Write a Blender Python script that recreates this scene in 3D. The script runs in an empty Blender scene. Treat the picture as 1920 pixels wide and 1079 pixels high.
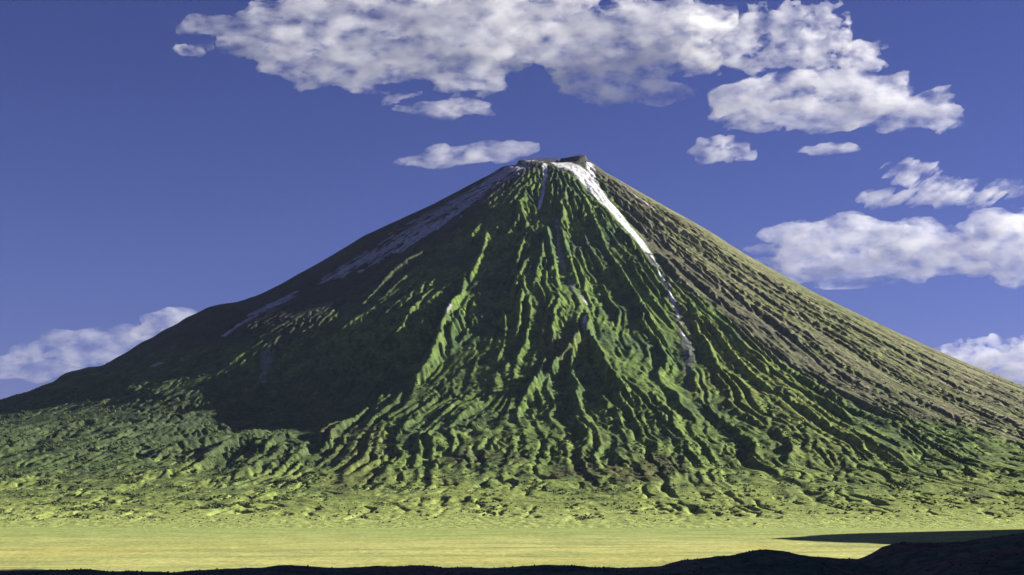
import bpy, math, time
import numpy as np

T0 = time.time()
sc = bpy.context.scene
COL = sc.collection
rad = math.radians
rng = np.random.default_rng(7)

# ------------------------------------------------------------------ camera
F_PX, W_PX, H_PX = 2638.0, 1920.0, 1079.0
CAM = np.array([0.0, 0.0, 200.0])
HORIZON_PX = 879.0
PITCH = math.atan((HORIZON_PX - H_PX / 2) / F_PX)
cd = bpy.data.cameras.new("camera")
cam = bpy.data.objects.new("camera", cd)
COL.objects.link(cam)
cam.location = CAM
cam.rotation_euler = (math.pi / 2 + PITCH, 0, 0)
cd.sensor_width = 36.0
cd.lens = 36.0 * F_PX / W_PX
cd.clip_start, cd.clip_end = 1.0, 200000.0
sc.camera = cam
cp, sp = math.cos(PITCH), math.sin(PITCH)


def ray(px, py):
    """direction (y = 1) through a point of the 1920 x 1079 photograph"""
    u = (np.asarray(px, float) - W_PX / 2) / F_PX
    v = (H_PX / 2 - np.asarray(py, float)) / F_PX
    dy = cp - v * sp
    return u / dy, (sp + v * cp) / dy          # x per y, z per y


def at(px, py, y):
    a, b = ray(px, py)
    return a * y, np.full_like(np.asarray(a, float), y), CAM[2] + b * y


# ------------------------------------------------------------------ noise
def _hash(ix, iy, seed):
    h = (ix.astype(np.uint32) * np.uint32(374761393) + iy.astype(np.uint32) * np.uint32(668265263)
         + np.uint32((seed * 2246822519) & 0xFFFFFFFF))
    h = (h ^ (h >> np.uint32(13))) * np.uint32(1274126177)
    return h ^ (h >> np.uint32(16))


_ang = np.linspace(0, 2 * np.pi, 256, endpoint=False)
GX, GY = np.cos(_ang).astype(np.float32), np.sin(_ang).astype(np.float32)


def perlin(x, y, seed, px=None):
    """2-D gradient noise, about -0.7..0.7; px makes it periodic along x"""
    x = np.asarray(x, np.float32); y = np.asarray(y, np.float32)
    xf, yf = np.floor(x), np.floor(y)
    ix, iy = xf.astype(np.int32), yf.astype(np.int32)
    fx, fy = x - xf, y - yf
    ux = fx * fx * fx * (fx * (fx * 6 - 15) + 10)
    uy = fy * fy * fy * (fy * (fy * 6 - 15) + 10)

    def g(dx, dy):
        jx = ix + dx
        if px is not None:
            jx = jx % px
        k = _hash(jx, iy + dy, seed) & np.uint32(255)
        return GX[k] * (fx - dx) + GY[k] * (fy - dy)
    a = g(0, 0); a += ux * (g(1, 0) - a)
    b = g(0, 1); b += ux * (g(1, 1) - b)
    return a + uy * (b - a)


def fbm(x, y, seed, octaves=4, gain=0.5):
    s, amp = 0, 1.0
    for k in range(octaves):
        s = s + amp * perlin(x * 2 ** k + 17.3 * k, y * 2 ** k - 9.1 * k, seed + k)
        amp *= gain
    return s


def smooth(a, b, x):
    t = np.clip((x - a) / (b - a), 0, 1)
    return t * t * (3 - 2 * t)


def blur(a, n):
    for _ in range(n):
        a[1:-1, :] = (a[:-2, :] + 2 * a[1:-1, :] + a[2:, :]) / 4
        a[:, 1:-1] = (a[:, :-2] + 2 * a[:, 1:-1] + a[:, 2:]) / 4
    return a


# ------------------------------------------------------------------ the mountain: base cone
XC, YC = 341.0, 10000.0
LEFT = [(1040, 297), (1010, 298), (985, 300), (940, 312), (895, 336), (850, 360), (800, 386), (750, 409), (680, 441), (600, 489),
        (500, 545), (445, 568), (405, 573), (372, 584), (330, 606), (280, 634), (230, 662), (190, 687), (162, 692),
        (135, 694), (100, 712), (60, 731), (0, 749)]
RIGHT = [(1050, 298), (1075, 294), (1090, 291), (1105, 295), (1130, 315), (1180, 345), (1250, 385), (1330, 430), (1400, 475), (1480, 520),
         (1560, 563), (1650, 606), (1700, 630), (1760, 657), (1840, 692), (1920, 724)]


def profile(pts, tail):
    p = np.array(pts, float)
    x, _, z = at(p[:, 0], p[:, 1], YC)
    r = np.abs(x - XC)
    o = np.argsort(r)
    r, z = r[o], z[o]
    r = np.concatenate([r, [t[0] for t in tail]]); z = np.concatenate([z, [t[1] for t in tail]])
    rs = np.arange(0, 12000, 10.0)
    zs = np.interp(rs, r, z)
    k = np.hanning(13); k /= k.sum()
    zp = np.pad(zs, 6, mode='edge')
    return rs, np.convolve(zp, k, mode='valid')


RS, ZL = profile(LEFT, [(5000, 330), (6000, 150), (7000, 45), (7900, -12), (12000, -60)])
_, ZR = profile(RIGHT, [(4000, 520), (5000, 290), (6000, 125), (7000, 30), (7700, -12), (12000, -60)])
fr = [(0, 2392), (150, 2388), (260, 2330), (1000, 1815), (1700, 1345), (2400, 905), (3000, 570), (3500, 345), (4000, 175),
      (4500, 70), (5000, 12), (5600, -14), (12000, -80)]
ZF = np.interp(RS, *zip(*fr))
_k = np.hanning(61); _k /= _k.sum()
ZF = np.convolve(np.pad(ZF, 30, mode='edge'), _k, mode='valid')


def polar(X, Y):
    dx, dy = X - XC, Y - YC
    return np.hypot(dx, dy), np.arctan2(dx, -dy)      # theta 0 faces the camera, + to the right


def base_height(X, Y):
    r, th = polar(X, Y)
    s, c = np.sin(th), np.cos(th)
    zf = np.interp(r, RS, ZF); zl = np.interp(r, RS, ZL); zr = np.interp(r, RS, ZR)
    w = np.abs(s) ** 2.2
    side = np.where(s > 0, zr, zl)
    near = smooth(350, 120, r)                        # one common summit
    zb = zf * (1 - w) + side * w - 60 * smooth(4900, 6300, r) * (1 - w)
    return zb


def fit_silhouette(zs, pts, sgn, lo):
    """lower or raise a side profile until the skyline seen from the camera runs where it does in the photograph"""
    p = np.array(pts, float); p = p[np.argsort(p[:, 0])]
    th = sgn * np.radians(np.arange(25, 140, 1.0)); r = np.arange(60, 6500, 15.0)
    TT, RR = np.meshgrid(th, r)
    x, y = XC + RR * np.sin(TT), YC - RR * np.cos(TT)
    for _ in range(10):
        z = base_height(x, y)
        dz = z - CAM[2]
        fwd = y * cp + dz * sp
        px = W_PX / 2 + F_PX * x / fwd; py = H_PX / 2 - F_PX * (dz * cp - y * sp) / fwd
        cols = np.arange(p[0, 0], p[-1, 0], 15.0)
        k = np.round((px - cols[0]) / 15).astype(int).ravel()
        top = np.full(len(cols), 1e9); rr = np.zeros(len(cols))
        ok = np.nonzero((k >= 0) & (k < len(cols)))[0]
        ok = ok[np.argsort(-py.ravel()[ok], kind='stable')]
        top[k[ok]] = py.ravel()[ok]; rr[k[ok]] = RR.ravel()[ok]
        err = (top - np.interp(cols, p[:, 0], p[:, 1])) * YC / F_PX      # > 0: skyline too low
        err[top > 1e8] = 0
        o = np.argsort(rr)
        e = np.interp(RS, rr[o], err[o])
        e = np.convolve(np.pad(e, 10, mode='edge'), np.ones(21) / 21, mode='valid')
        zs += np.where(RS > lo, np.clip(e, -60, 60) * .7 * smooth(4500, 3900, RS), 0)
        far = RS > 3300
        zs[far] = np.minimum.accumulate(zs[far])
    print('skyline error m', np.abs(err).max().round(1))


fit_silhouette(ZL, LEFT, -1, 300)
fit_silhouette(ZR, RIGHT, 1, 200)

# grid: fine where the camera looks, coarse rows and columns round the back and the far flanks
CELL = 7.0
xs_f = np.arange(-4400, 4700, CELL); ys_f = np.arange(4500, 11000, CELL)
grow = lambda a, b, s: a + np.cumsum(np.linspace(s, s * 9, 70)) / np.linspace(s, s * 9, 70).sum() * (b - a)
xs = np.concatenate([grow(-4400, -8500, 1)[::-1], xs_f, grow(4700, 9000, 1)])
ys_n = np.arange(3300, 4500, 20.0)
ys = np.concatenate([ys_n, ys_f, grow(ys_f[-1], 15400, 1)])
ix0, iy0 = 70, len(ys_n)
nxf, nyf = len(xs_f), len(ys_f)
X, Y = np.meshgrid(xs, ys)
X = X.astype(np.float32); Y = Y.astype(np.float32)
R, TH = polar(X, Y)
Z = base_height(X, Y).astype(np.float32)
ZBASE = Z.copy()


def cast(px, py):
    """where rays through photograph points meet the smooth cone"""
    px = np.atleast_1d(np.asarray(px, float)); py = np.atleast_1d(np.asarray(py, float))
    a, b = ray(px, py)
    d = np.arange(4200, 11000, 12.0)
    xx = a[:, None] * d; zz = CAM[2] + b[:, None] * d
    hit = base_height(xx, np.broadcast_to(d, xx.shape)) > zz
    k = np.where(hit.any(1), hit.argmax(1), len(d) - 300)
    return a * d[k], d[k]


def line_dist(pts, half):
    """distance to, and place along (0..1), a line given in photograph points, on the mesh grid within `half` metres"""
    p = np.array(pts, float)
    n = max(5, int(np.hypot(*np.diff(p, axis=0).T).sum() / 12))
    t = np.linspace(0, 1, n)
    tt = np.linspace(0, 1, len(p))
    x, y = cast(np.interp(t, tt, p[:, 0]), np.interp(t, tt, p[:, 1]))
    k = np.array([1, 2, 1]) / 4
    for _ in range(2):
        x[1:-1] = np.convolve(x, k, 'valid'); y[1:-1] = np.convolve(y, k, 'valid')
    D = np.full(X.shape, 1e9, np.float32); A = np.zeros(X.shape, np.float32); S = np.ones(X.shape, np.float32)
    for i in range(n - 1):
        x0, x1 = sorted((x[i], x[i + 1])); y0, y1 = sorted((y[i], y[i + 1]))
        a0, a1 = np.searchsorted(xs, [x0 - half, x1 + half]); b0, b1 = np.searchsorted(ys, [y0 - half, y1 + half])
        if a1 <= a0 or b1 <= b0:
            continue
        sl = (slice(b0, b1), slice(a0, a1))
        ex, ey = x[i + 1] - x[i], y[i + 1] - y[i]
        L2 = ex * ex + ey * ey + 1e-6
        q = np.clip(((X[sl] - x[i]) * ex + (Y[sl] - y[i]) * ey) / L2, 0, 1)
        ddx, ddy = X[sl] - x[i] - q * ex, Y[sl] - y[i] - q * ey
        d = np.hypot(ddx, ddy)
        m = d < D[sl]
        D[sl] = np.where(m, d, D[sl]); A[sl] = np.where(m, (i + q) / (n - 1), A[sl])
        S[sl] = np.where(m, np.sign(ddx), S[sl])
    return D, A, S


# --- sectors
deg = np.degrees(TH)
front = smooth(-66, -36, deg) * smooth(62, 42, deg)            # deeply cut face
smoothleft = smooth(-12, -34, deg)
rightface = smooth(20, 38, deg)
hi = smooth(280, 520, ZBASE)
apron = smooth(3500, 4300, R * (1 - 0.16 * np.abs(np.sin(TH))))

# --- radial ridges
warp = fbm(X / 900, Y / 900, 11, 4) * 0.042
warp2 = fbm(X / 260, Y / 260, 21, 3) * 0.006
U = (TH + warp + warp2) / (2 * np.pi)
Ustraight = (TH + warp * 0.12 + warp2 * 0.2) / (2 * np.pi)
lr = np.log(np.maximum(R, 60) / 1000)
up = smooth(250, 800, R)
rel = np.zeros_like(Z)
for N, al, sd, vs in ((20, .14, 31, 1.0), (44, .22, 32, 1.4), (96, .38, 33, 1.8), (210, .42, 34, 2.2), (430, .3, 35, 2.8)):
    spacing = 2 * np.pi * R / N
    n = perlin(U * N, lr * vs + 3.1, sd, N)
    ridge = 0.34 - np.abs(n)
    amp = al * spacing * up * np.where(spacing < 30, spacing / 30, 1)
    amp = np.minimum(amp, 150) * (1 - .35 * smooth(0, 8, deg) * smooth(40, 28, deg))
    amp *= front * (1 - 0.62 * smoothleft * hi) * (1 - .55 * rightface) + 0.06 * (1 - rightface)
    amp *= (1 - (0.80 if N < 60 else .35) * apron)
    amp *= 1 - (.85 if N < 60 else .6 if N < 120 else .1) * smooth(2300, 3700, R)
    if N < 60:
        amp *= 1 - .72 * smooth(-5, 12, deg) * smooth(1300, 2300, R)
    rel += amp * ridge * 1.5 * smooth(10, 300, ZBASE)
# straight fine grooves on the right flank
for N, al, sd, vs in ((110, .045, 40, .4), (250, .10, 41, .45), (520, .17, 42, .5)):
    spacing = 2 * np.pi * R / N
    n = perlin(Ustraight * N, lr * vs, sd, N)
    rel += al * spacing * (0.3 - np.abs(n)) * 1.6 * smooth(150, 500, R) * rightface * (1 - 0.5 * apron)
# the smooth shaded flank: faint long grooves
n = perlin(Ustraight * 150, lr * 1.2, 44, 150)
rel += .035 * (2 * np.pi * R / 150) * (0.3 - np.abs(n)) * smoothleft * smooth(200, 700, R)
# hummocky apron
rel += apron * (9 * fbm(X / 330, Y / 200, 51, 4, .5) + 3 * np.abs(fbm(X / 120, Y / 90, 61, 3)) - 2) * smooth(10, 130, Z)
Z += rel

# --- ridges and gullies that can be followed in the photograph
RIDGES = [
    ([(792, 478), (735, 522), (690, 575), (672, 592)], 42, 42),
    ([(822, 546), (790, 582), (770, 612), (760, 645), (712, 682), (680, 715)], 46, 46),
    ([(905, 425), (880, 452)], 30, 32),
    ([(955, 392), (905, 432)], 26, 36),
    ([(872, 520), (868, 585), (838, 622), (822, 680), (803, 716), (770, 742)], 56, 48),
    ([(915, 435), (902, 500), (872, 555)], 40, 40),
    ([(945, 560), (915, 622)], 30, 34),
    ([(945, 610), (950, 660), (930, 715)], 48, 40),
    ([(985, 545), (975, 620), (970, 670)], 36, 40),
    ([(968, 380), (985, 430), (1010, 470)], 30, 44),
    ([(1020, 430), (1040, 510), (1045, 560)], 40, 44),
    ([(1098, 590), (1105, 650), (1060, 690), (1010, 738), (960, 790)], 70, 62),
    ([(1106, 650), (1130, 700), (1190, 770)], 52, 55),
    ([(1105, 395), (1135, 470), (1190, 560), (1240, 640)], 44, 60),
    ([(480, 700), (512, 760), (530, 795)], 34, 50),
]
GULLIES = [
    ([(1068, 312), (1100, 345), (1150, 398), (1200, 458), (1230, 505), (1262, 560), (1282, 610), (1290, 690)], 9, 46),
    ([(1022, 312), (1020, 350), (1012, 392), (1042, 440), (1052, 500), (1072, 552), (1098, 582), (1096, 640)], 30, 36),
    ([(1255, 560), (1285, 620), (1290, 700), (1275, 760)], 50, 60),
    ([(1480, 648), (1545, 700)], 34, 48),
    ([(1590, 722), (1615, 770), (1640, 832)], 48, 60),
    ([(1300, 770), (1350, 830), (1400, 905)], 34, 46),
    ([(540, 800), (590, 850), (620, 915), (612, 935)], 34, 40),
    ([(505, 700), (520, 760), (560, 820)], 40, 60),
    ([(1735, 850), (1740, 905)], 30, 40),
]
nW = 2.2 * fbm(X / 130, Y / 130, 131, 2)
for pts, h, w in RIDGES:
    D, A, S = line_dist(pts, w * 4)
    e = np.clip(np.minimum(A, 1 - A) * 6, 0, 1)
    Z += .8 * h * np.exp(-(D / (.72 * w * (.6 + .5 * np.abs(nW)))) ** 1.1 * 1.6) * (0.25 + 0.75 * e) * (D < w * 4)
# the broad valley under the shaded flank
D, A, S = line_dist([(655, 545), (600, 620), (556, 700), (536, 770), (545, 830)], 1300)
Z -= 125 * np.exp(-(D / 330) ** 2) * smooth(.2, .75, A) * smooth(1.0, .82, A) * (D < 1300)
for pts, h, w in GULLIES:
    D, A, S = line_dist(pts, w * 4)
    e = np.clip(np.minimum(A, 1 - A) * 6, 0, 1)
    Z -= h * np.exp(-(D / w) ** 1.5) * (0.15 + 0.85 * e) * (D < w * 4)
print('shape', round(time.time() - T0, 1))

# --- rain: droplets run down the cone and cut it
def erode(H, n_total, batch, steps, seed, spawn, inertia=.12, cap=5., dep=.05, ero=.20, evap=.012):
    g = np.random.default_rng(seed)
    ny, nx = H.shape
    flow = np.zeros(H.size, np.float32)
    Hf = H.ravel()
    pr = np.cumsum(spawn.ravel().astype(np.float64)); pr /= pr[-1]
    for _ in range(n_total // batch):
        k = np.searchsorted(pr, g.random(batch))
        px = (k % nx + g.random(batch)).astype(np.float32); py = (k // nx + g.random(batch)).astype(np.float32)
        vx = np.zeros(batch, np.float32); vy = np.zeros(batch, np.float32)
        sed = np.zeros(batch, np.float32); wat = np.ones(batch, np.float32); spd = np.ones(batch, np.float32)
        for s in range(steps):
            ok = (px > 1) & (px < nx - 3) & (py > 1) & (py < ny - 3)
            if not ok.all():
                px, py, vx, vy, sed, wat, spd = (a[ok] for a in (px, py, vx, vy, sed, wat, spd))
                if len(px) < 10:
                    break
            i = px.astype(np.int32); j = py.astype(np.int32)
            fx, fy = px - i, py - j
            q = j * nx + i
            h00, h10, h01, h11 = Hf[q], Hf[q + 1], Hf[q + nx], Hf[q + nx + 1]
            gx = (h10 - h00) * (1 - fy) + (h11 - h01) * fy
            gy = (h01 - h00) * (1 - fx) + (h11 - h10) * fx
            h = (h00 * (1 - fx) + h10 * fx) * (1 - fy) + (h01 * (1 - fx) + h11 * fx) * fy
            vx = vx * inertia - gx * (1 - inertia); vy = vy * inertia - gy * (1 - inertia)
            L = np.sqrt(vx * vx + vy * vy) + 1e-6
            vx /= L; vy /= L
            px2, py2 = px + vx, py + vy
            i2 = px2.astype(np.int32); j2 = py2.astype(np.int32)
            gx2, gy2 = px2 - i2, py2 - j2
            q2 = j2 * nx + i2
            h2 = (Hf[q2] * (1 - gx2) + Hf[q2 + 1] * gx2) * (1 - gy2) + (Hf[q2 + nx] * (1 - gx2) + Hf[q2 + nx + 1] * gx2) * gy2
            dh = h2 - h
            c = np.maximum(-dh, .01) * spd * wat * cap
            up_ = dh > 0
            dropd = np.where(up_, np.minimum(sed, dh), np.where(sed > c, (sed - c) * dep, 0))
            cut = np.where((~up_) & (sed <= c), np.minimum((c - sed) * ero, -dh), 0)
            amt = dropd - cut
            sed = sed - amt
            w00, w10, w01, w11 = (1 - fx) * (1 - fy), fx * (1 - fy), (1 - fx) * fy, fx * fy
            np.add.at(Hf, q, amt * w00); np.add.at(Hf, q + 1, amt * w10)
            np.add.at(Hf, q + nx, amt * w01); np.add.at(Hf, q + nx + 1, amt * w11)
            np.add.at(flow, q, wat)
            spd = np.minimum(np.sqrt(np.maximum(spd * spd - dh * 1.0, 0.05)), 4.0)
            wat = wat * (1 - evap)
            px, py = px2, py2
    return Hf.reshape(ny, nx), flow.reshape(ny, nx)


fs = (slice(iy0, iy0 + nyf), slice(ix0, ix0 + nxf))
core = Z[fs].copy()
before = core.copy()
spawn = (front[fs] * 1.0 + 0.12 + 0.02 * rightface[fs] - .1 * rightface[fs]) * (1 - 0.6 * smoothleft[fs]) * smooth(-20, 60, core) * smooth(150, 400, R[fs])
h, FLOWC = erode((core / CELL).astype(np.float32), 200000, 12000, 180, 3, spawn)
core = h * CELL
core = blur(core, 1)
edge = np.ones_like(core)
m = 40
ramp = np.linspace(0, 1, m)
edge[:, :m] *= ramp; edge[:, -m:] *= ramp[::-1]; edge[:m] *= ramp[:, None]; edge[-m:] *= ramp[::-1][:, None]
Z[fs] = before * (1 - edge) + core * edge
# fine rills over the whole cut face, down the fall line
for N, sd, al, vs in ((150, 66, .20, 1.6), (260, 68, .2, 2.0), (430, 67, .30, 2.6)):
    spacing = 2 * np.pi * R / N
    sq = fbm(X / 160, Y / 160, sd + 5, 2) * .003
    n = perlin((TH + warp * 1.3 + sq) / (2 * np.pi) * N, lr * vs, sd, N)
    where = .12 + 1.1 * smooth(-.25, .4, fbm(X / 330, Y / 330, sd + 9, 3))
    amt = np.minimum(al * spacing, 26) * (front * (1 - .85 * smoothleft * hi) * (1 - .8 * rightface) + .05 * (1 - smoothleft * hi)) * (1 - .6 * apron)
    Z += amt * ((np.abs(n) - .3) if N == 260 else (.3 - np.abs(n))) * 1.7 * where * smooth(300, 800, R) * smooth(25, 160, ZBASE)
# crooked little gullies on the apron
for N, sd, dep, vs in ((110, 62, 16, 2.2), (230, 63, 10, 3.), (170, 64, 10, 5.)):
    sq = fbm(X / 170, Y / 170, sd + 5, 3) * .008
    n = perlin((TH + warp + sq) / (2 * np.pi) * N, lr * vs + 2 * sq * 60, sd, N)
    where = smooth(.0, .3, fbm(X / 380, Y / 300, sd + 9, 3))
    Z -= dep * smooth(.12, .0, np.abs(n)) * where * smooth(2700, 3600, R) * smooth(4, 50, Z) * (.35 + .65 * smooth(900, 500, ZBASE))
FLOW = np.zeros_like(Z); FLOW[fs] = FLOWC
print('erosion', round(time.time() - T0, 1))

core = Z[fs]
Z[fs] += .7 * edge * (core - blur(core.copy(), 3)) * smooth(60, 250, core)      # crisp crests and gully floors
# the white ash fills the rills it runs down
D, A, S = line_dist([(1055, 307), (1085, 315), (1108, 345), (1150, 395), (1200, 455), (1232, 505)], 300)
b0, b1 = np.searchsorted(ys, [7300, 10300]); a0, a1 = np.searchsorted(xs, [0, 1700])
sub = (slice(b0, b1), slice(a0, a1))
wgt = smooth(150, 70, D / np.interp(A, [0, .4, 1], [1, .8, .4]))[sub] * .85
Z[sub] = Z[sub] * (1 - wgt) + blur(Z[sub].copy(), 60) * wgt


# ------------------------------------------------------------------ colours of the ground cover on the mountain (albedo; shade of the left flank is deepened in it)
def srgb(r, g, b):
    c = np.array([r, g, b]) / 255.0
    return np.where(c <= .04045, c / 12.92, ((c + .055) / 1.055) ** 2.4)


def lay(C, m, col):
    m = np.clip(m, 0, 1)[..., None]
    C *= 1 - m
    C += m * np.asarray(col, np.float32)


GREEN = np.array([.082, .13, .034]); DEEP = np.array([.05, .088, .038]); OLIVE = np.array([.095, .135, .034])
YELLOW = np.array([.36, .355, .115]); LIME = np.array([.225, .265, .066]); SCREE = np.array([.118, .13, .058])
BROWN = np.array([.07, .06, .042]); ROCK = np.array([.05, .048, .05]); ASH = np.array([.36, .345, .38]); WHITE = np.array([.8, .79, .76])
nA = fbm(X / 420, Y / 420, 71, 4); nB = fbm(X / 90, Y / 90, 81, 4)
streak = fbm(Ustraight * 420, lr * 2.2, 91, 3)            # runs down the fall line
streak2 = fbm(Ustraight * 130, lr * 3.0, 95, 3)
C = np.empty(Z.shape + (3,), np.float32)
C[:] = GREEN
lay(C, .5 + 1.6 * nB + .5 * streak, [.105, .155, .036])
lay(C, smooth(.05, .35, nA) * .7, DEEP)
# low slopes: limes and yellows, with dark scrub left of centre
low = smooth(620, 120, ZBASE + 160 * nA + 90 * nB)
lay(C, low * .8 * smooth(-40, 0, deg), OLIVE)
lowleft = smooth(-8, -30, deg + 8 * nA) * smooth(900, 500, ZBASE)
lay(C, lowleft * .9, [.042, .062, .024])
low2 = smooth(230, 60, ZBASE + 70 * nB + 60 * nA)
lay(C, low2 * .9, LIME)
patch = fbm(X / 150, Y / 95, 101, 4, .6)
lay(C, smooth(700, 300, ZBASE) * smooth(20, 90, ZBASE + 60 * nA) * smooth(.0, .3, patch + .25 * lowleft - .08) * .7, [.07, .10, .036])
lay(C, smooth(500, 250, ZBASE) * smooth(.05, .4, -patch) * .5, [.19, .245, .06])
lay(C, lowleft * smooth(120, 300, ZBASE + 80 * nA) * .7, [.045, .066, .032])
lay(C, smooth(60, 5, ZBASE + 30 * nB + 25 * nA), [.285, .335, .095])
lay(C, smooth(25, -4, ZBASE + 10 * nB), [.285, .335, .095])
# right flank: grey-brown scree and thin grass, green rim
bxp, byp = cast([1118, 1150, 1215, 1300, 1370, 1430, 1500, 1570, 1680, 1800, 1910], [325, 372, 470, 560, 615, 662, 715, 752, 778, 808, 838])
br, bth = polar(bxp, byp)
o_ = np.argsort(br)
BTH = np.degrees(np.interp(R, br[o_], bth[o_])) + 6 * smooth(br.max(), br.max() + 500, R) * 5
past = deg - BTH + 3 * streak2 + 3 * nA * smooth(500, 1500, R)
scree = smooth(-1.5, 2.5, past)
lay(C, scree, SCREE)
lay(C, scree * np.clip(.35 + 2.8 * streak, 0, 1) * .8, [.20, .19, .105])
lay(C, scree * np.clip(-.1 - 3. * streak, 0, 1) * .9, BROWN)
lay(C, scree * smooth(.0, .3, streak2 + .3 * nA) * .7 * smooth(600, 1800, R), [.12, .145, .045])
lay(C, scree * smooth(13, 3, past + 4 * streak) * smooth(3600, 3000, R) * .75, [.088, .086, .058])
lay(C, smooth(72, 84, deg + 4 * streak2) * smooth(250, 600, R) * smooth(3400, 2000, R) * .8, [.085, .12, .03])
# left flank: colour darkened and greyed to deepen its shade, then ash
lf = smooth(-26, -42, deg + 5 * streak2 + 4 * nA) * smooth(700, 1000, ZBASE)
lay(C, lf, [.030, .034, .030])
top = smooth(520, 160, R + 200 * streak2)
lay(C, top, [.04, .04, .042])


def ash(pts, w, col, strength=1., rough=1., taper=None, thr=0.):
    D, A, S = line_dist(pts, w * 3)
    ww = w * (np.interp(A, *zip(*taper)) if taper else 1)
    d = D / np.maximum(ww, 1) + rough * (.55 * nB + .8 * streak)
    lay(C, smooth(1.15, .7, d + thr) * strength * (D < w * 3), col)


ash([(985, 305), (900, 355), (800, 418), (740, 462), (640, 512)], 150, ASH, .85, 2.0, [(0, .6), (.5, 1), (1, .7)], .3)
ash([(880, 385), (820, 425), (745, 472)], 40, ASH * 1.2, .8, 1.5)
ash([(960, 312), (905, 350), (870, 385)], 70, ASH, .7, 2.)
ash([(552, 552), (500, 582), (420, 637)], 62, ASH * 1.1, .85, 1.6, [(0, .5), (.4, 1), (1, .4)], .1)
ash([(505, 665), (492, 705)], 26, ASH * .7, .5, 1.5)
ash([(302, 686), (285, 692)], 18, ASH * .9, .7, .6)
ash([(1055, 307), (1085, 315), (1108, 345), (1150, 395), (1200, 455), (1232, 505)], 64, WHITE, 1., .45,
    [(0, .8), (.12, 1.0), (.3, .85), (.6, .6), (.85, .4), (1, .2)])
ash([(1105, 308), (1112, 335), (1125, 362)], 26, WHITE, .9, 1.)
ash([(1215, 480), (1250, 540), (1272, 580), (1285, 640), (1292, 690), (1290, 740)], 40, [.13, .125, .135], .9, 1.6, [(0, .5), (.6, 1), (1, .1)])
ash([(1235, 520), (1262, 565), (1283, 630)], 9, ASH * 1.7, .9, 1.2)
ash([(1022, 308), (1022, 330), (1018, 352), (1010, 392)], 17, WHITE * .9, .95, 1.4, [(0, 1), (.5, .8), (1, .4)])
ash([(1038, 306), (1050, 312)], 16, WHITE, .9, 1.)
ash([(985, 303), (1000, 301)], 10, ASH * 1.6, .7, 2.)
ash([(1044, 420), (1050, 490), (1072, 552), (1098, 582)], 13, [.22, .21, .23], .8, 1.8)
ash([(1096, 576), (1104, 584)], 8, ASH, .9, .5)
ash([(1096, 615), (1096, 640)], 12, ASH * 1.6, .8, 1.)
ash([(1085, 640), (1060, 680), (1040, 700)], 70, SCREE * .9, .6, 1.5)
ash([(1162, 344), (1190, 366), (1225, 392)], 14, [.5, .47, .4], .9, 1.)
ash([(845, 618), (835, 632)], 12, ASH * .9, .8, 1.)
ash([(640, 830), (690, 830), (680, 880), (640, 920)], 110, [.10, .10, .035], .45, 1.4)
ash([(1100, 890), (1180, 900), (1250, 880)], 120, [.055, .045, .025], .65, 1.4)
ash([(960, 870), (900, 862), (860, 870)], 80, [.05, .045, .025], .5, 1.4)
ash([(1790, 930), (1850, 936)], 34, BROWN, .8, 1.)
ash([(1300, 610), (1400, 690), (1490, 765), (1590, 840)], 150, LIME * .75, .75, 1.4)
ash([(1330, 720), (1440, 800), (1560, 880)], 170, LIME * .65, .5, 1.6)
C *= (1 + (.35 * nB + .18 * perlin(X / 21, Y / 21, 99)) * (.45 + .55 * smooth(0, 70, ZBASE)))[..., None]
C = np.clip(C, .004, .85)


# ------------------------------------------------------------------ mesh and material helpers
def grid_object(name, X, Y, Z, mat, color=None):
    ny, nx = X.shape
    me = bpy.data.meshes.new(name)
    co = np.stack([X, Y, Z], -1).reshape(-1, 3).astype(np.float32)
    i = (np.arange(ny - 1)[:, None] * nx + np.arange(nx - 1)[None, :]).ravel()
    f = np.stack([i, i + 1, i + nx + 1, i + nx], -1).astype(np.int32)
    fill_mesh(me, co, f)
    if color is not None:
        a = me.color_attributes.new("cover", 'FLOAT_COLOR', 'POINT')
        rgba = np.concatenate([color.reshape(-1, 3), np.ones((ny * nx, 1))], 1).astype(np.float32)
        a.data.foreach_set("color", rgba.ravel())
    o = bpy.data.objects.new(name, me)
    COL.objects.link(o)
    me.materials.append(mat)
    return o


def fill_mesh(me, co, f, flat=False):
    n = f.shape[1]
    me.vertices.add(len(co)); me.vertices.foreach_set("co", np.ascontiguousarray(co, np.float32).ravel())
    me.loops.add(f.size); me.loops.foreach_set("vertex_index", np.ascontiguousarray(f, np.int32).ravel())
    me.polygons.add(len(f))
    me.polygons.foreach_set("loop_start", np.arange(0, f.size, n, dtype=np.int32))
    me.update(calc_edges=True)
    me.polygons.foreach_set("use_smooth", np.full(len(f), not flat))
    me.update()


class Nodes:
    def __init__(self, name):
        self.m = bpy.data.materials.new(name); self.m.use_nodes = True
        self.t = self.m.node_tree; self.t.nodes.clear()

    def n(self, kind, **kw):
        nd = self.t.nodes.new(kind)
        for k, v in kw.items():
            if k in nd.inputs and not hasattr(nd, k):
                nd.inputs[k].default_value = v
            else:
                setattr(nd, k, v)
        return nd

    def l(self, a, b):
        self.t.links.new(a, b)


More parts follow.
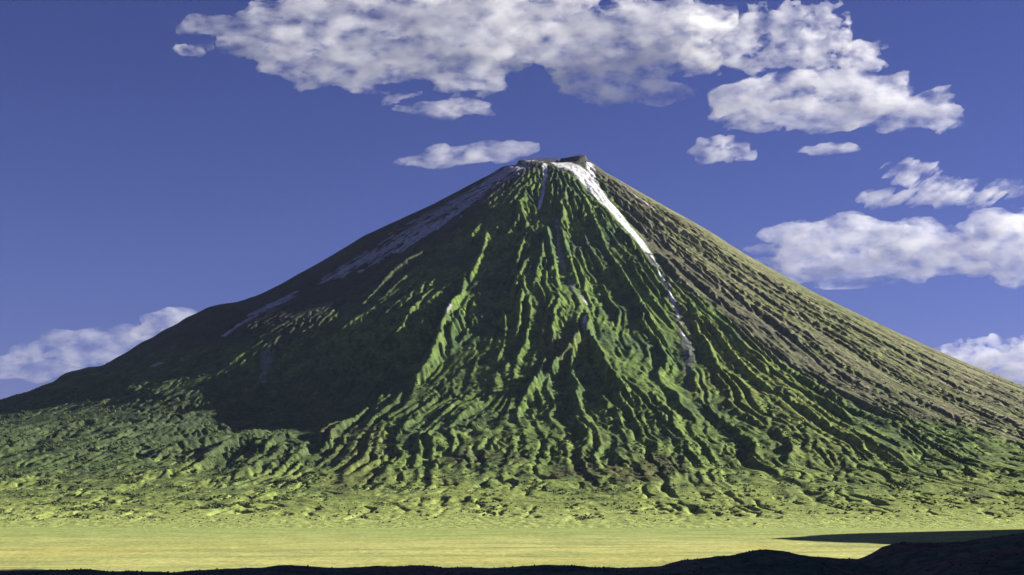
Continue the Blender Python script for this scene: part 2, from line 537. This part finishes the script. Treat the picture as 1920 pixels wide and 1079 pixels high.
def cover_material(name, bump_scale, bump_dist, second_scale=None):
    N = Nodes(name)
    out = N.n('ShaderNodeOutputMaterial'); b = N.n('ShaderNodeBsdfPrincipled')
    b.inputs['Roughness'].default_value = .95
    b.inputs['Specular IOR Level'].default_value = .1
    at_ = N.n('ShaderNodeAttribute', attribute_name='cover')
    geo = N.n('ShaderNodeNewGeometry')
    nz = N.n('ShaderNodeTexNoise'); nz.inputs['Scale'].default_value = bump_scale; nz.inputs['Detail'].default_value = 5
    nz.inputs['Roughness'].default_value = .6
    N.l(geo.outputs['Position'], nz.inputs['Vector'])
    mr = N.n('ShaderNodeMapRange'); mr.inputs[1].default_value = .3; mr.inputs[2].default_value = .7
    mr.inputs[3].default_value = .62; mr.inputs[4].default_value = 1.38
    N.l(nz.outputs['Fac'], mr.inputs[0])
    mul = N.n('ShaderNodeVectorMath', operation='SCALE')
    N.l(at_.outputs['Color'], mul.inputs[0]); N.l(mr.outputs[0], mul.inputs['Scale'])
    N.l(mul.outputs[0], b.inputs['Base Color'])
    bp = N.n('ShaderNodeBump'); bp.inputs['Strength'].default_value = 1.0; bp.inputs['Distance'].default_value = bump_dist
    N.l(nz.outputs['Fac'], bp.inputs['Height'])
    N.l(bp.outputs['Normal'], b.inputs['Normal'])
    N.l(b.outputs[0], out.inputs['Surface'])
    return N.m


mountain = grid_object("mountain", X, Y, Z, cover_material("mountain_cover", 1 / 28, 9), C)
mountain["kind"] = "structure"
mountain["label"] = "steep green volcano with a white ash streak below its summit"; mountain["category"] = "mountain"
print('mountain', round(time.time() - T0, 1))


# ------------------------------------------------------------------ scrub on the lower slopes
N_SHRUB = 45000
hz_ = Z[fs]
clump = smooth(.12, .4, fbm(X[fs] / 170, Y[fs] / 110, 401, 3) + .25 * nB[fs]) + .04
dens = clump * smooth(900, 450, hz_) * smooth(4, 60, hz_) * (.5 + lowleft[fs])
prs = np.cumsum(dens.ravel().astype(np.float64)); prs /= prs[-1]
k = np.searchsorted(prs, rng.random(N_SHRUB))
kx, ky = k % nxf, k // nxf
kx = np.minimum(kx, nxf - 2); ky = np.minimum(ky, nyf - 2)
fx, fy = rng.random(N_SHRUB), rng.random(N_SHRUB)
bx = xs_f[kx] + fx * CELL; by = ys_f[ky] + fy * CELL
bz = (hz_[ky, kx] * (1 - fx) + hz_[ky, kx + 1] * fx) * (1 - fy) + (hz_[ky + 1, kx] * (1 - fx) + hz_[ky + 1, kx + 1] * fx) * fy
ph = (1 + 5 ** .5) / 2
ico = np.array([(-1, ph, 0), (1, ph, 0), (-1, -ph, 0), (1, -ph, 0), (0, -1, ph), (0, 1, ph), (0, -1, -ph), (0, 1, -ph), (ph, 0, -1), (ph, 0, 1), (-ph, 0, -1), (-ph, 0, 1)]) / 1.9
icf = np.array([(0, 11, 5), (0, 5, 1), (0, 1, 7), (0, 7, 10), (0, 10, 11), (1, 5, 9), (5, 11, 4), (11, 10, 2), (10, 7, 6), (7, 1, 8),
                (3, 9, 4), (3, 4, 2), (3, 2, 6), (3, 6, 8), (3, 8, 9), (4, 9, 5), (2, 4, 11), (6, 2, 10), (8, 6, 7), (9, 8, 1)])


def scrub(name, label, bx, by, bz, size, tint):
    n = len(bx)
    v = ico[None] * (size[:, None, None] * rng.uniform(.6, 1.4, (n, 12, 1))) * np.array([1.1, 1.1, .8])
    v = v + np.stack([bx, by, bz + size * .3], -1)[:, None]
    me = bpy.data.meshes.new(name)
    fill_mesh(me, v.reshape(-1, 3), (icf[None] + 12 * np.arange(n)[:, None, None]).reshape(-1, 3), flat=True)
    c = np.asarray(tint) * rng.uniform(.6, 1.5, (n, 1)) + np.array([.02, .01, 0]) * (rng.random((n, 1)) < .3)
    a = me.color_attributes.new("cover", 'FLOAT_COLOR', 'POINT')
    a.data.foreach_set("color", np.concatenate([np.repeat(c, 12, 0), np.ones((n * 12, 1))], 1).astype(np.float32).ravel())
    me.materials.append(cover_material(name + "_leaves", 1 / 2.5, 1.0))
    o = bpy.data.objects.new(name, me); COL.objects.link(o); o["kind"] = "stuff"
    o["label"] = label; o["category"] = "scrub"


scrub("shrubs", "dark green scrub dotted over the lower slopes of the volcano", bx, by, bz, rng.lognormal(1.15, .4, N_SHRUB).clip(1.2, 7), [.06, .084, .032])

# ------------------------------------------------------------------ the plain
gx = np.concatenate([-np.geomspace(12000, 2600, 30), np.linspace(-2500, 2500, 400), np.geomspace(2600, 12000, 30)])
gy = np.concatenate([-np.geomspace(3800, 1000, 12), np.linspace(-900, 900, 20), np.linspace(1000, 6500, 500), np.geomspace(6600, 15500, 30)])
PX, PY = np.meshgrid(gx, gy)
PZ = np.zeros_like(PX)
n1 = fbm(PX / 800, PY / 170, 201, 5); n2 = fbm(PX / 260, PY / 60, 211, 4); n3 = fbm(PX / 700, PY / 700, 221, 3)
PC = np.empty(PX.shape + (3,), np.float32); PC[:] = YELLOW * 1.15
lay(PC, smooth(-.05, .35, n1) * .8, [.25, .285, .085])
lay(PC, smooth(.0, .3, fbm(PX / 420, PY / 260, 251, 4)) * .6, [.29, .32, .10])
lay(PC, smooth(.1, .4, n2) * .4, [.19, .19, .06])
lay(PC, smooth(.1, .4, n3) * .4, [.40, .36, .10])
lay(PC, smooth(3500, 4600, PY + 500 * n3 + 300 * n1) * .9, [.25, .30, .085])
PC *= (1 + .2 * n2 + .22 * fbm(PX / 90, PY / 90, 231, 3) * (np.abs(PX) < 2600) + .1 * perlin(PX / 30, PY / 30, 241))[..., None]
ground = grid_object("ground", PX, PY, PZ, cover_material("dry_grass_plain", 1 / 16, 2), PC)
ground["kind"] = "structure"
ground["label"] = "flat plain of dry yellow green grass at the foot of the volcano"; ground["category"] = "ground"

# ------------------------------------------------------------------ near hills: the scarp we stand on
CREST = [(-900, 1075), (0, 1066), (300, 1058), (600, 1055), (960, 1052), (1100, 1054), (1180, 1056), (1260, 1055), (1300, 1046), (1350, 1043), (1400, 1040),
         (1460, 1029), (1490, 1030), (1520, 1039), (1550, 1046), (1640, 1047), (1665, 1035), (1690, 1020), (1730, 1011), (1800, 1004),
         (1860, 996), (1920, 988), (2100, 965), (2600, 880)]
hx = np.concatenate([np.linspace(-3000, -720, 60), np.arange(-700, 900, 4.0), np.linspace(920, 4200, 130)])
hy = np.concatenate([np.linspace(-1500, 380, 60), np.arange(400, 1500, 5.0), np.linspace(1520, 5400, 140)])
HX, HY = np.meshgrid(hx, hy)
cxp = np.array(CREST, float)
cwx, _, cwz = at(cxp[:, 0], cxp[:, 1], 1000.0)
yc = 1000 + 90 * fbm(HX / 400, HX * 0 + 3.3, 301, 3)
crest = np.interp(HX, cwx, cwz - 6)
crest = crest - (yc - 1000) * .05 * 0
back = smooth(0, 420, HY - yc)
fore = smooth(0, 520, yc - HY)
stand = 182 - 55 * smooth(60, 520, HY)
hz = np.where(HY > yc, crest * (1 - back) - 40 * back, crest * (1 - fore) + (stand - 40 * np.sin(np.clip((yc - HY) / 520, 0, 1) * np.pi)) * fore)
# the scarp climbs on, out of the picture to the right, and shades the near hills
top_y = np.interp(HY, [-1500, -600, 1900, 3200, 3700, 4000, 4500, 4750, 5050], [0, 700, 700, 400, 370, 420, 630, 520, 0])
lat = HX - .364 * np.maximum(HY, 200) - 40 * fbm(HY / 300, HX / 600, 341, 3)
bulk = smooth(110, 560, lat) * top_y * smooth(2400, 1300, lat) * (1 + .12 * fbm(HX / 300, HY / 300, 351, 4))
hz = hz + bulk + 5 * fbm(HX / 90, HY / 90, 311, 5) * smooth(120, 400, HY) + 9 * fbm(HX / 260, HY / 260, 321, 3) * smooth(100, 400, HY)
near_cam = smooth(110, 30, np.hypot(HX, HY))
hz = hz * (1 - near_cam) + (198 - .3 * np.clip(HY, 0, 60)) * near_cam
HC = np.empty(HX.shape + (3,), np.float32); HC[:] = [.14, .145, .075]
hn = fbm(HX / 120, HY / 60, 331, 4)
lay(HC, smooth(0, .35, hn), [.17, .125, .075]); lay(HC, smooth(0, .35, -hn), [.08, .12, .055])
hills = grid_object("hills", HX, HY, hz, cover_material("scrub_hills", 1 / 9, 3), HC)
hills["kind"] = "structure"
hills["label"] = "dark shaded hills along the bottom edge in front of the plain"; hills["category"] = "hills"


# low bushes and tussocks on the near hills
n = 26000
bx = rng.uniform(-480, 640, n); by = 1000 + 420 * (rng.random(n) - .55)
cl = smooth(-.1, .35, fbm(bx / 45, by / 45, 361, 3))
keep = rng.random(n) < .15 + .85 * cl
bx, by = bx[keep], by[keep]
jx = np.clip(np.searchsorted(hx, bx) - 1, 0, len(hx) - 2); jy = np.clip(np.searchsorted(hy, by) - 1, 0, len(hy) - 2)
fx = (bx - hx[jx]) / (hx[jx + 1] - hx[jx]); fy = (by - hy[jy]) / (hy[jy + 1] - hy[jy])
bz = (hz[jy, jx] * (1 - fx) + hz[jy, jx + 1] * fx) * (1 - fy) + (hz[jy + 1, jx] * (1 - fx) + hz[jy + 1, jx + 1] * fx) * fy
scrub("bushes", "low dark bushes and tussocks on the shaded near hills", bx, by, bz, rng.lognormal(-1.1, .4, len(bx)).clip(.15, .8), [.08, .095, .045])

# ------------------------------------------------------------------ clouds: closed lumpy bodies filled with evenly scattering mist
_g3 = np.random.default_rng(5).normal(size=(256, 3)).astype(np.float32)
_g3 /= np.linalg.norm(_g3, axis=1, keepdims=True)


def perlin3(x, y, z, seed):
    xf, yf, zf = np.floor(x), np.floor(y), np.floor(z)
    ix, iy, iz = xf.astype(np.int32), yf.astype(np.int32), zf.astype(np.int32)
    fx, fy, fz = x - xf, y - yf, z - zf
    ux, uy, uz = (f * f * f * (f * (f * 6 - 15) + 10) for f in (fx, fy, fz))

    def g(a, b, c):
        k = _hash(ix + a, (iy + b) * 57 + (iz + c) * 7919, seed) & np.uint32(255)
        v = _g3[k]
        return v[:, 0] * (fx - a) + v[:, 1] * (fy - b) + v[:, 2] * (fz - c)

    def fx_(b, c):
        p = g(0, b, c)
        return p + ux * (g(1, b, c) - p)
    p0 = fx_(0, 0); p0 = p0 + uy * (fx_(1, 0) - p0)
    p1 = fx_(0, 1); p1 = p1 + uy * (fx_(1, 1) - p1)
    return p0 + uz * (p1 - p0)


def cloud_material(name, density, px):
    """mist that is thick and thin in patches; px = metres to one point of the photograph at the cloud"""
    N = Nodes(name)
    out = N.n('ShaderNodeOutputMaterial')
    v = N.n('ShaderNodeVolumePrincipled')
    v.inputs['Color'].default_value = (1, 1, 1, 1)
    v.inputs['Anisotropy'].default_value = .2
    geo = N.n('ShaderNodeNewGeometry')
    mp = N.n('ShaderNodeMapping'); mp.inputs['Rotation'].default_value = (0, .16, 0); mp.inputs['Scale'].default_value = (.55, 1, 1)
    N.l(geo.outputs['Position'], mp.inputs['Vector'])
    nz = N.n('ShaderNodeTexNoise'); nz.inputs['Scale'].default_value = 1 / (30 * px); nz.inputs['Detail'].default_value = 5
    nz.inputs['Roughness'].default_value = .62
    N.l(mp.outputs[0], nz.inputs['Vector'])
    mr = N.n('ShaderNodeMapRange'); mr.interpolation_type = 'SMOOTHSTEP'
    for k, q in zip((1, 2, 3, 4), (.37, .64, density * .05, density * 2.6)):
        mr.inputs[k].default_value = q
    N.l(nz.outputs['Fac'], mr.inputs[0])
    N.l(mr.outputs[0], v.inputs['Density'])
    N.l(v.outputs[0], out.inputs['Volume'])
    t = N.n('ShaderNodeBsdfTransparent'); d = N.n('ShaderNodeBsdfDiffuse')
    d.inputs['Color'].default_value = (.8, .8, .8, 1)
    mx = N.n('ShaderNodeMixShader'); mx.inputs[0].default_value = .015
    N.l(t.outputs[0], mx.inputs[1]); N.l(d.outputs[0], mx.inputs[2]); N.l(mx.outputs[0], out.inputs['Surface'])
    return N.m


CLOUD_MATS = {}


def cloud(label, dist, blobs, seed, step=2.6, size=60., rough=.9, stretch=1.7, density=.0018, tilt=0., depth=1.0, bias=0.05, fine=.62, cap=.3):
    """blobs: (x, y, half width, half height) in photograph points at the distance `dist`"""
    import openvdb as vdb
    b = np.array(blobs, float)
    m = 14
    x0, x1 = (b[:, 0] - b[:, 2]).min() - m, (b[:, 0] + b[:, 2]).max() + m
    y0, y1 = (b[:, 1] - b[:, 3]).min() - m, (b[:, 1] + b[:, 3]).max() + m
    rd = np.minimum(b[:, 2] * .8, b[:, 3] * .55 + 5) * depth
    z1 = rd.max() + m
    gx_, gz_, gd_ = np.arange(x0, x1, step), np.arange(y0, y1, step), np.arange(-z1, z1, step * 1.3)
    P, Q, S = (a.astype(np.float32) for a in np.meshgrid(gx_, gz_, gd_, indexing='ij'))
    f = np.full(P.shape, -9., np.float32)
    for (bx, by, rx, ry), r3 in zip(b, rd):
        q = np.sqrt(((P - bx) / rx) ** 2 + ((Q - by) / ry) ** 2 + (S / r3) ** 2)
        f = np.maximum(f, (1 - q) * min(1., (ry / 22) ** .5))
    f = np.where(f > 0, cap * np.tanh(f / cap), f * 1.3)
    on = f > -.8
    p, q, s = P[on], Q[on], S[on]
    if tilt:
        p, q = p + q * tilt * 0, q + p * tilt
    n = 0; amp = 1.; fr = 1 / size
    for o in range(6):
        if 1 / fr < step * 1.6:
            break
        k = perlin3(p * fr / stretch + 31.7 * o, q * fr + 11.1 * o, s * fr, seed + o)
        n = n + amp * (k if o < 2 else (.28 - np.abs(k)) * 1.3)
        amp *= fine; fr *= 2.05  # finer and weaker
    d = np.full(P.shape, -1., np.float32)
    d[on] = f[on] + rough * n + bias
    d[[0, -1]] = -1; d[:, [0, -1]] = -1; d[:, :, [0, -1]] = -1
    g = vdb.FloatGrid(); g.background = -1.0
    g.copyFromArray(np.ascontiguousarray(d))
    pts, quads = g.convertToQuads(0.0)
    if len(pts) == 0:
        return
    # keep the pieces that are more than a speck
    lab = np.arange(len(pts))
    ed = np.concatenate([quads[:, [0, 1]], quads[:, [1, 2]], quads[:, [2, 3]], quads[:, [3, 0]]])
    for _ in range(400):
        lo = np.minimum(lab[ed[:, 0]], lab[ed[:, 1]])
        new = lab.copy(); np.minimum.at(new, ed[:, 0], lo); np.minimum.at(new, ed[:, 1], lo)
        new = new[new]
        if (new == lab).all():
            break
        lab = new
    cnt = np.bincount(lab, minlength=len(pts))
    quads = quads[cnt[lab[quads[:, 0]]] > 60]
    used = np.unique(quads); re = np.zeros(len(pts), np.int64); re[used] = np.arange(len(used))
    pts = pts[used]; quads = re[quads]
    if len(quads) == 0:
        return
    ppx = x0 + pts[:, 0] * step; ppy = y0 + pts[:, 1] * step; pd = -z1 + pts[:, 2] * step * 1.3
    cx_, cy_ = b[:, 0].mean(), b[:, 1].mean()
    x, y, z = at(cx_, cy_, dist)
    u = dist / F_PX
    co = np.stack([(ppx - cx_) * u, pd * u, -(ppy - cy_) * u], -1)
    me = bpy.data.meshes.new("cloud"); fill_mesh(me, co, quads[:, ::-1])
    vol = co  # turn the faces outwards if the marching went the other way
    t = co[quads[:, ::-1]]
    v6 = np.einsum('ij,ij->i', np.cross(t[:, 1] - t[:, 0], t[:, 2] - t[:, 0]), t[:, 0]).sum()
    if v6 < 0:
        me.flip_normals()
    key = (round(density * 14000 / dist, 6), round(dist))
    if key not in CLOUD_MATS:
        CLOUD_MATS[key] = cloud_material("cloud_mist", key[0], u)
    me.materials.append(CLOUD_MATS[key])
    o = bpy.data.objects.new("cloud", me); COL.objects.link(o)
    o.location = (float(x), float(y), float(z))
    o["label"] = label; o["category"] = "cloud"; o["group"] = "white clouds in the blue sky"
    print('  cloud', len(pts), round(time.time() - T0, 1))


cloud("huge ragged white cloud high above the summit, cut by the top of the picture", 16000,
      [(385, 52, 60, 22), (350, 45, 26, 22), (465, 72, 90, 36), (560, 60, 110, 66), (650, 105, 150, 60), (740, 140, 140, 42), (810, 110, 160, 60), (880, 40, 180, 80),
       (1000, 55, 180, 84), (1080, 105, 130, 62), (1130, 40, 150, 70), (1220, 112, 120, 48), (1215, 172, 100, 26), (1280, 55, 110, 66),
       (1150, 146, 96, 36), (700, 20, 150, 56)], 401, step=2.4, size=56, rough=1.2, bias=.06, tilt=.12, stretch=1.9, depth=.55)
cloud("broken puffy cloud with blue gaps on the right end of the biggest cloud", 16500,
      [(1380, 50, 90, 36), (1470, 40, 95, 32), (1545, 62, 48, 50), (1520, 105, 65, 32), (1420, 105, 115, 30), (1345, 95, 80, 34)], 411, step=2.1, size=30, rough=1.3, stretch=1.3, bias=-.02, depth=.8)
cloud("long lens shaped cloud below and right of the biggest cloud", 17000,
      [(1450, 195, 115, 42), (1560, 172, 135, 38), (1650, 190, 110, 36), (1735, 213, 70, 28), (1610, 226, 160, 20), (1410, 220, 75, 22)], 421, size=40, rough=1.15, stretch=2.2, tilt=.3, bias=.05)
cloud("small round puff off the end of the broken puffy cloud", 16500, [(1610, 103, 42, 26), (1640, 118, 22, 16)], 431, step=1.9, size=24, rough=1.2, stretch=1.2)
cloud("thin wisp between the biggest cloud and the summit cloud", 17500, [(845, 205, 80, 15), (795, 208, 50, 9)], 441, step=1.8, size=22, rough=.9, stretch=2.6, tilt=-.1, density=.002)
cloud("slim slanting cloud touching the left of the summit", 18000,
      [(965, 280, 42, 14), (905, 286, 60, 18), (850, 297, 60, 15), (795, 304, 48, 11), (822, 282, 24, 12)], 451, step=1.8, size=24, rough=.8, bias=.1, stretch=2.2, tilt=.2)
cloud("small flat cloud in the blue right of the summit", 18000, [(1355, 270, 40, 12), (1335, 290, 48, 14), (1390, 290, 30, 12)], 461, step=1.8, size=22, rough=1.2, stretch=1.6, tilt=.1)
cloud("tiny thin cloud under the long lens shaped cloud", 18000, [(1570, 277, 40, 10), (1530, 282, 30, 7)], 471, step=1.8, size=18, rough=.9, stretch=2.4, tilt=.1, density=.002)
cloud("feathery streaked cloud above the right hand bank", 19000,
      [(1715, 322, 50, 22), (1745, 343, 40, 16), (1675, 374, 66, 15), (1775, 360, 62, 24), (1815, 378, 56, 14), (1850, 366, 44, 12)],
      481, step=1.9, size=22, rough=1.5, stretch=2.6, tilt=.6, density=.0018, bias=-.05)
cloud("broad grey bottomed bank beside the right slope of the mountain", 20000,
      [(1510, 455, 80, 34), (1600, 456, 100, 40), (1560, 495, 110, 38), (1700, 468, 120, 50), (1800, 466, 120, 46), (1885, 440, 80, 44),
       (1930, 470, 100, 50), (1650, 490, 120, 30), (1445, 465, 44, 12)], 491, size=44, rough=.95, density=.0016, bias=.1, stretch=2.2)
cloud("bright white cloud rising behind the lower right slope", 22000, [(1850, 690, 100, 42), (1920, 675, 90, 40), (1985, 690, 80, 50)], 501, size=30, rough=1.)
cloud("pale cloud low on the left behind the mountain", 22000,
      [(175, 640, 85, 22), (110, 655, 60, 16), (232, 632, 48, 18), (160, 668, 120, 14), (60, 665, 50, 14)], 511, size=28, rough=1.1, density=.0010, stretch=2.2, tilt=.15)
cloud("faint low cloud at the left edge below the pale one", 23000, [(20, 690, 100, 22), (80, 700, 70, 14)], 521, step=1.9, size=24, rough=1., density=.001, stretch=2.4)
cloud("small bright cloud peeping over the left slope", 21000, [(320, 605, 52, 24), (350, 600, 34, 18), (285, 620, 40, 18)], 531, step=1.9, size=24, rough=.7)
cloud("scrap of cloud under the left tip of the biggest cloud", 16000, [(362, 92, 30, 10), (345, 90, 16, 8)], 541, step=1.7, size=16, rough=.9, density=.002)
cloud("faint scrap of cloud at the right edge of the sky", 19000, [(1885, 355, 40, 14), (1910, 350, 24, 10)], 551, step=1.7, size=16, rough=1.3, density=.001, tilt=.4)

# ------------------------------------------------------------------ the air over the plain
bxs = [(-12300, 12300), (-4000, 15600), (-95, 2560)]
hv = np.array([(x, y, z) for x in bxs[0] for y in bxs[1] for z in bxs[2]], float)
hf = np.array([(0, 1, 3, 2), (4, 6, 7, 5), (0, 4, 5, 1), (2, 3, 7, 6), (0, 2, 6, 4), (1, 5, 7, 3)])
me = bpy.data.meshes.new("haze"); fill_mesh(me, hv, hf, flat=True)
N = Nodes("air"); out = N.n('ShaderNodeOutputMaterial'); v = N.n('ShaderNodeVolumePrincipled')
v.inputs['Color'].default_value = (.55, .68, 1, 1); v.inputs['Density'].default_value = 3.e-6; v.inputs['Anisotropy'].default_value = 0
N.l(v.outputs[0], out.inputs['Volume'])
me.materials.append(N.m)
haze = bpy.data.objects.new("haze", me); COL.objects.link(haze)
haze["kind"] = "stuff"; haze["label"] = "thin bluish air between the near hills and the volcano"; haze["category"] = "haze"

# ------------------------------------------------------------------ light
SUN_EL, SUN_AZ = rad(21), rad(15)                # azimuth: from +x turned towards +y (behind the mountain)
sd = np.array([math.cos(SUN_EL) * math.cos(SUN_AZ), math.cos(SUN_EL) * math.sin(SUN_AZ), math.sin(SUN_EL)])
sl = bpy.data.lights.new("sun", 'SUN'); sl.energy = 5.0; sl.angle = rad(.5); sl.color = (1, .95, .85)
so = bpy.data.objects.new("sun", sl); COL.objects.link(so)
from mathutils import Vector
so.rotation_euler = Vector(-sd).to_track_quat('-Z', 'Y').to_euler()
so.location = (3000, 0, 3000)
w = bpy.data.worlds.new("World"); sc.world = w; w.use_nodes = True
nt = w.node_tree; nt.nodes.clear()
sky = nt.nodes.new('ShaderNodeTexSky'); sky.sky_type = 'NISHITA'; sky.sun_disc = False
sky.sun_elevation = SUN_EL; sky.sun_rotation = math.pi / 2 - SUN_AZ
sky.altitude = 2500; sky.air_density = 1.0; sky.dust_density = 1.0; sky.ozone_density = 4.0
bg = nt.nodes.new('ShaderNodeBackground'); bg.inputs['Strength'].default_value = .05
wo = nt.nodes.new('ShaderNodeOutputWorld')
tint = nt.nodes.new('ShaderNodeVectorMath'); tint.operation = 'MULTIPLY'; tint.inputs[1].default_value = (.425, .33, .585)
nt.links.new(sky.outputs[0], tint.inputs[0]); nt.links.new(tint.outputs[0], bg.inputs[0]); nt.links.new(bg.outputs[0], wo.inputs[0])
vs_ = sc.view_settings
vs_.view_transform = 'Standard'; vs_.look = 'None'; vs_.exposure = 1.45; vs_.gamma = 1.0
cy = sc.cycles
cy.volume_step_rate = .2; cy.max_bounces = 12; cy.diffuse_bounces = 2; cy.volume_bounces = 10; cy.transparent_max_bounces = 64
print('script', round(time.time() - T0, 1))
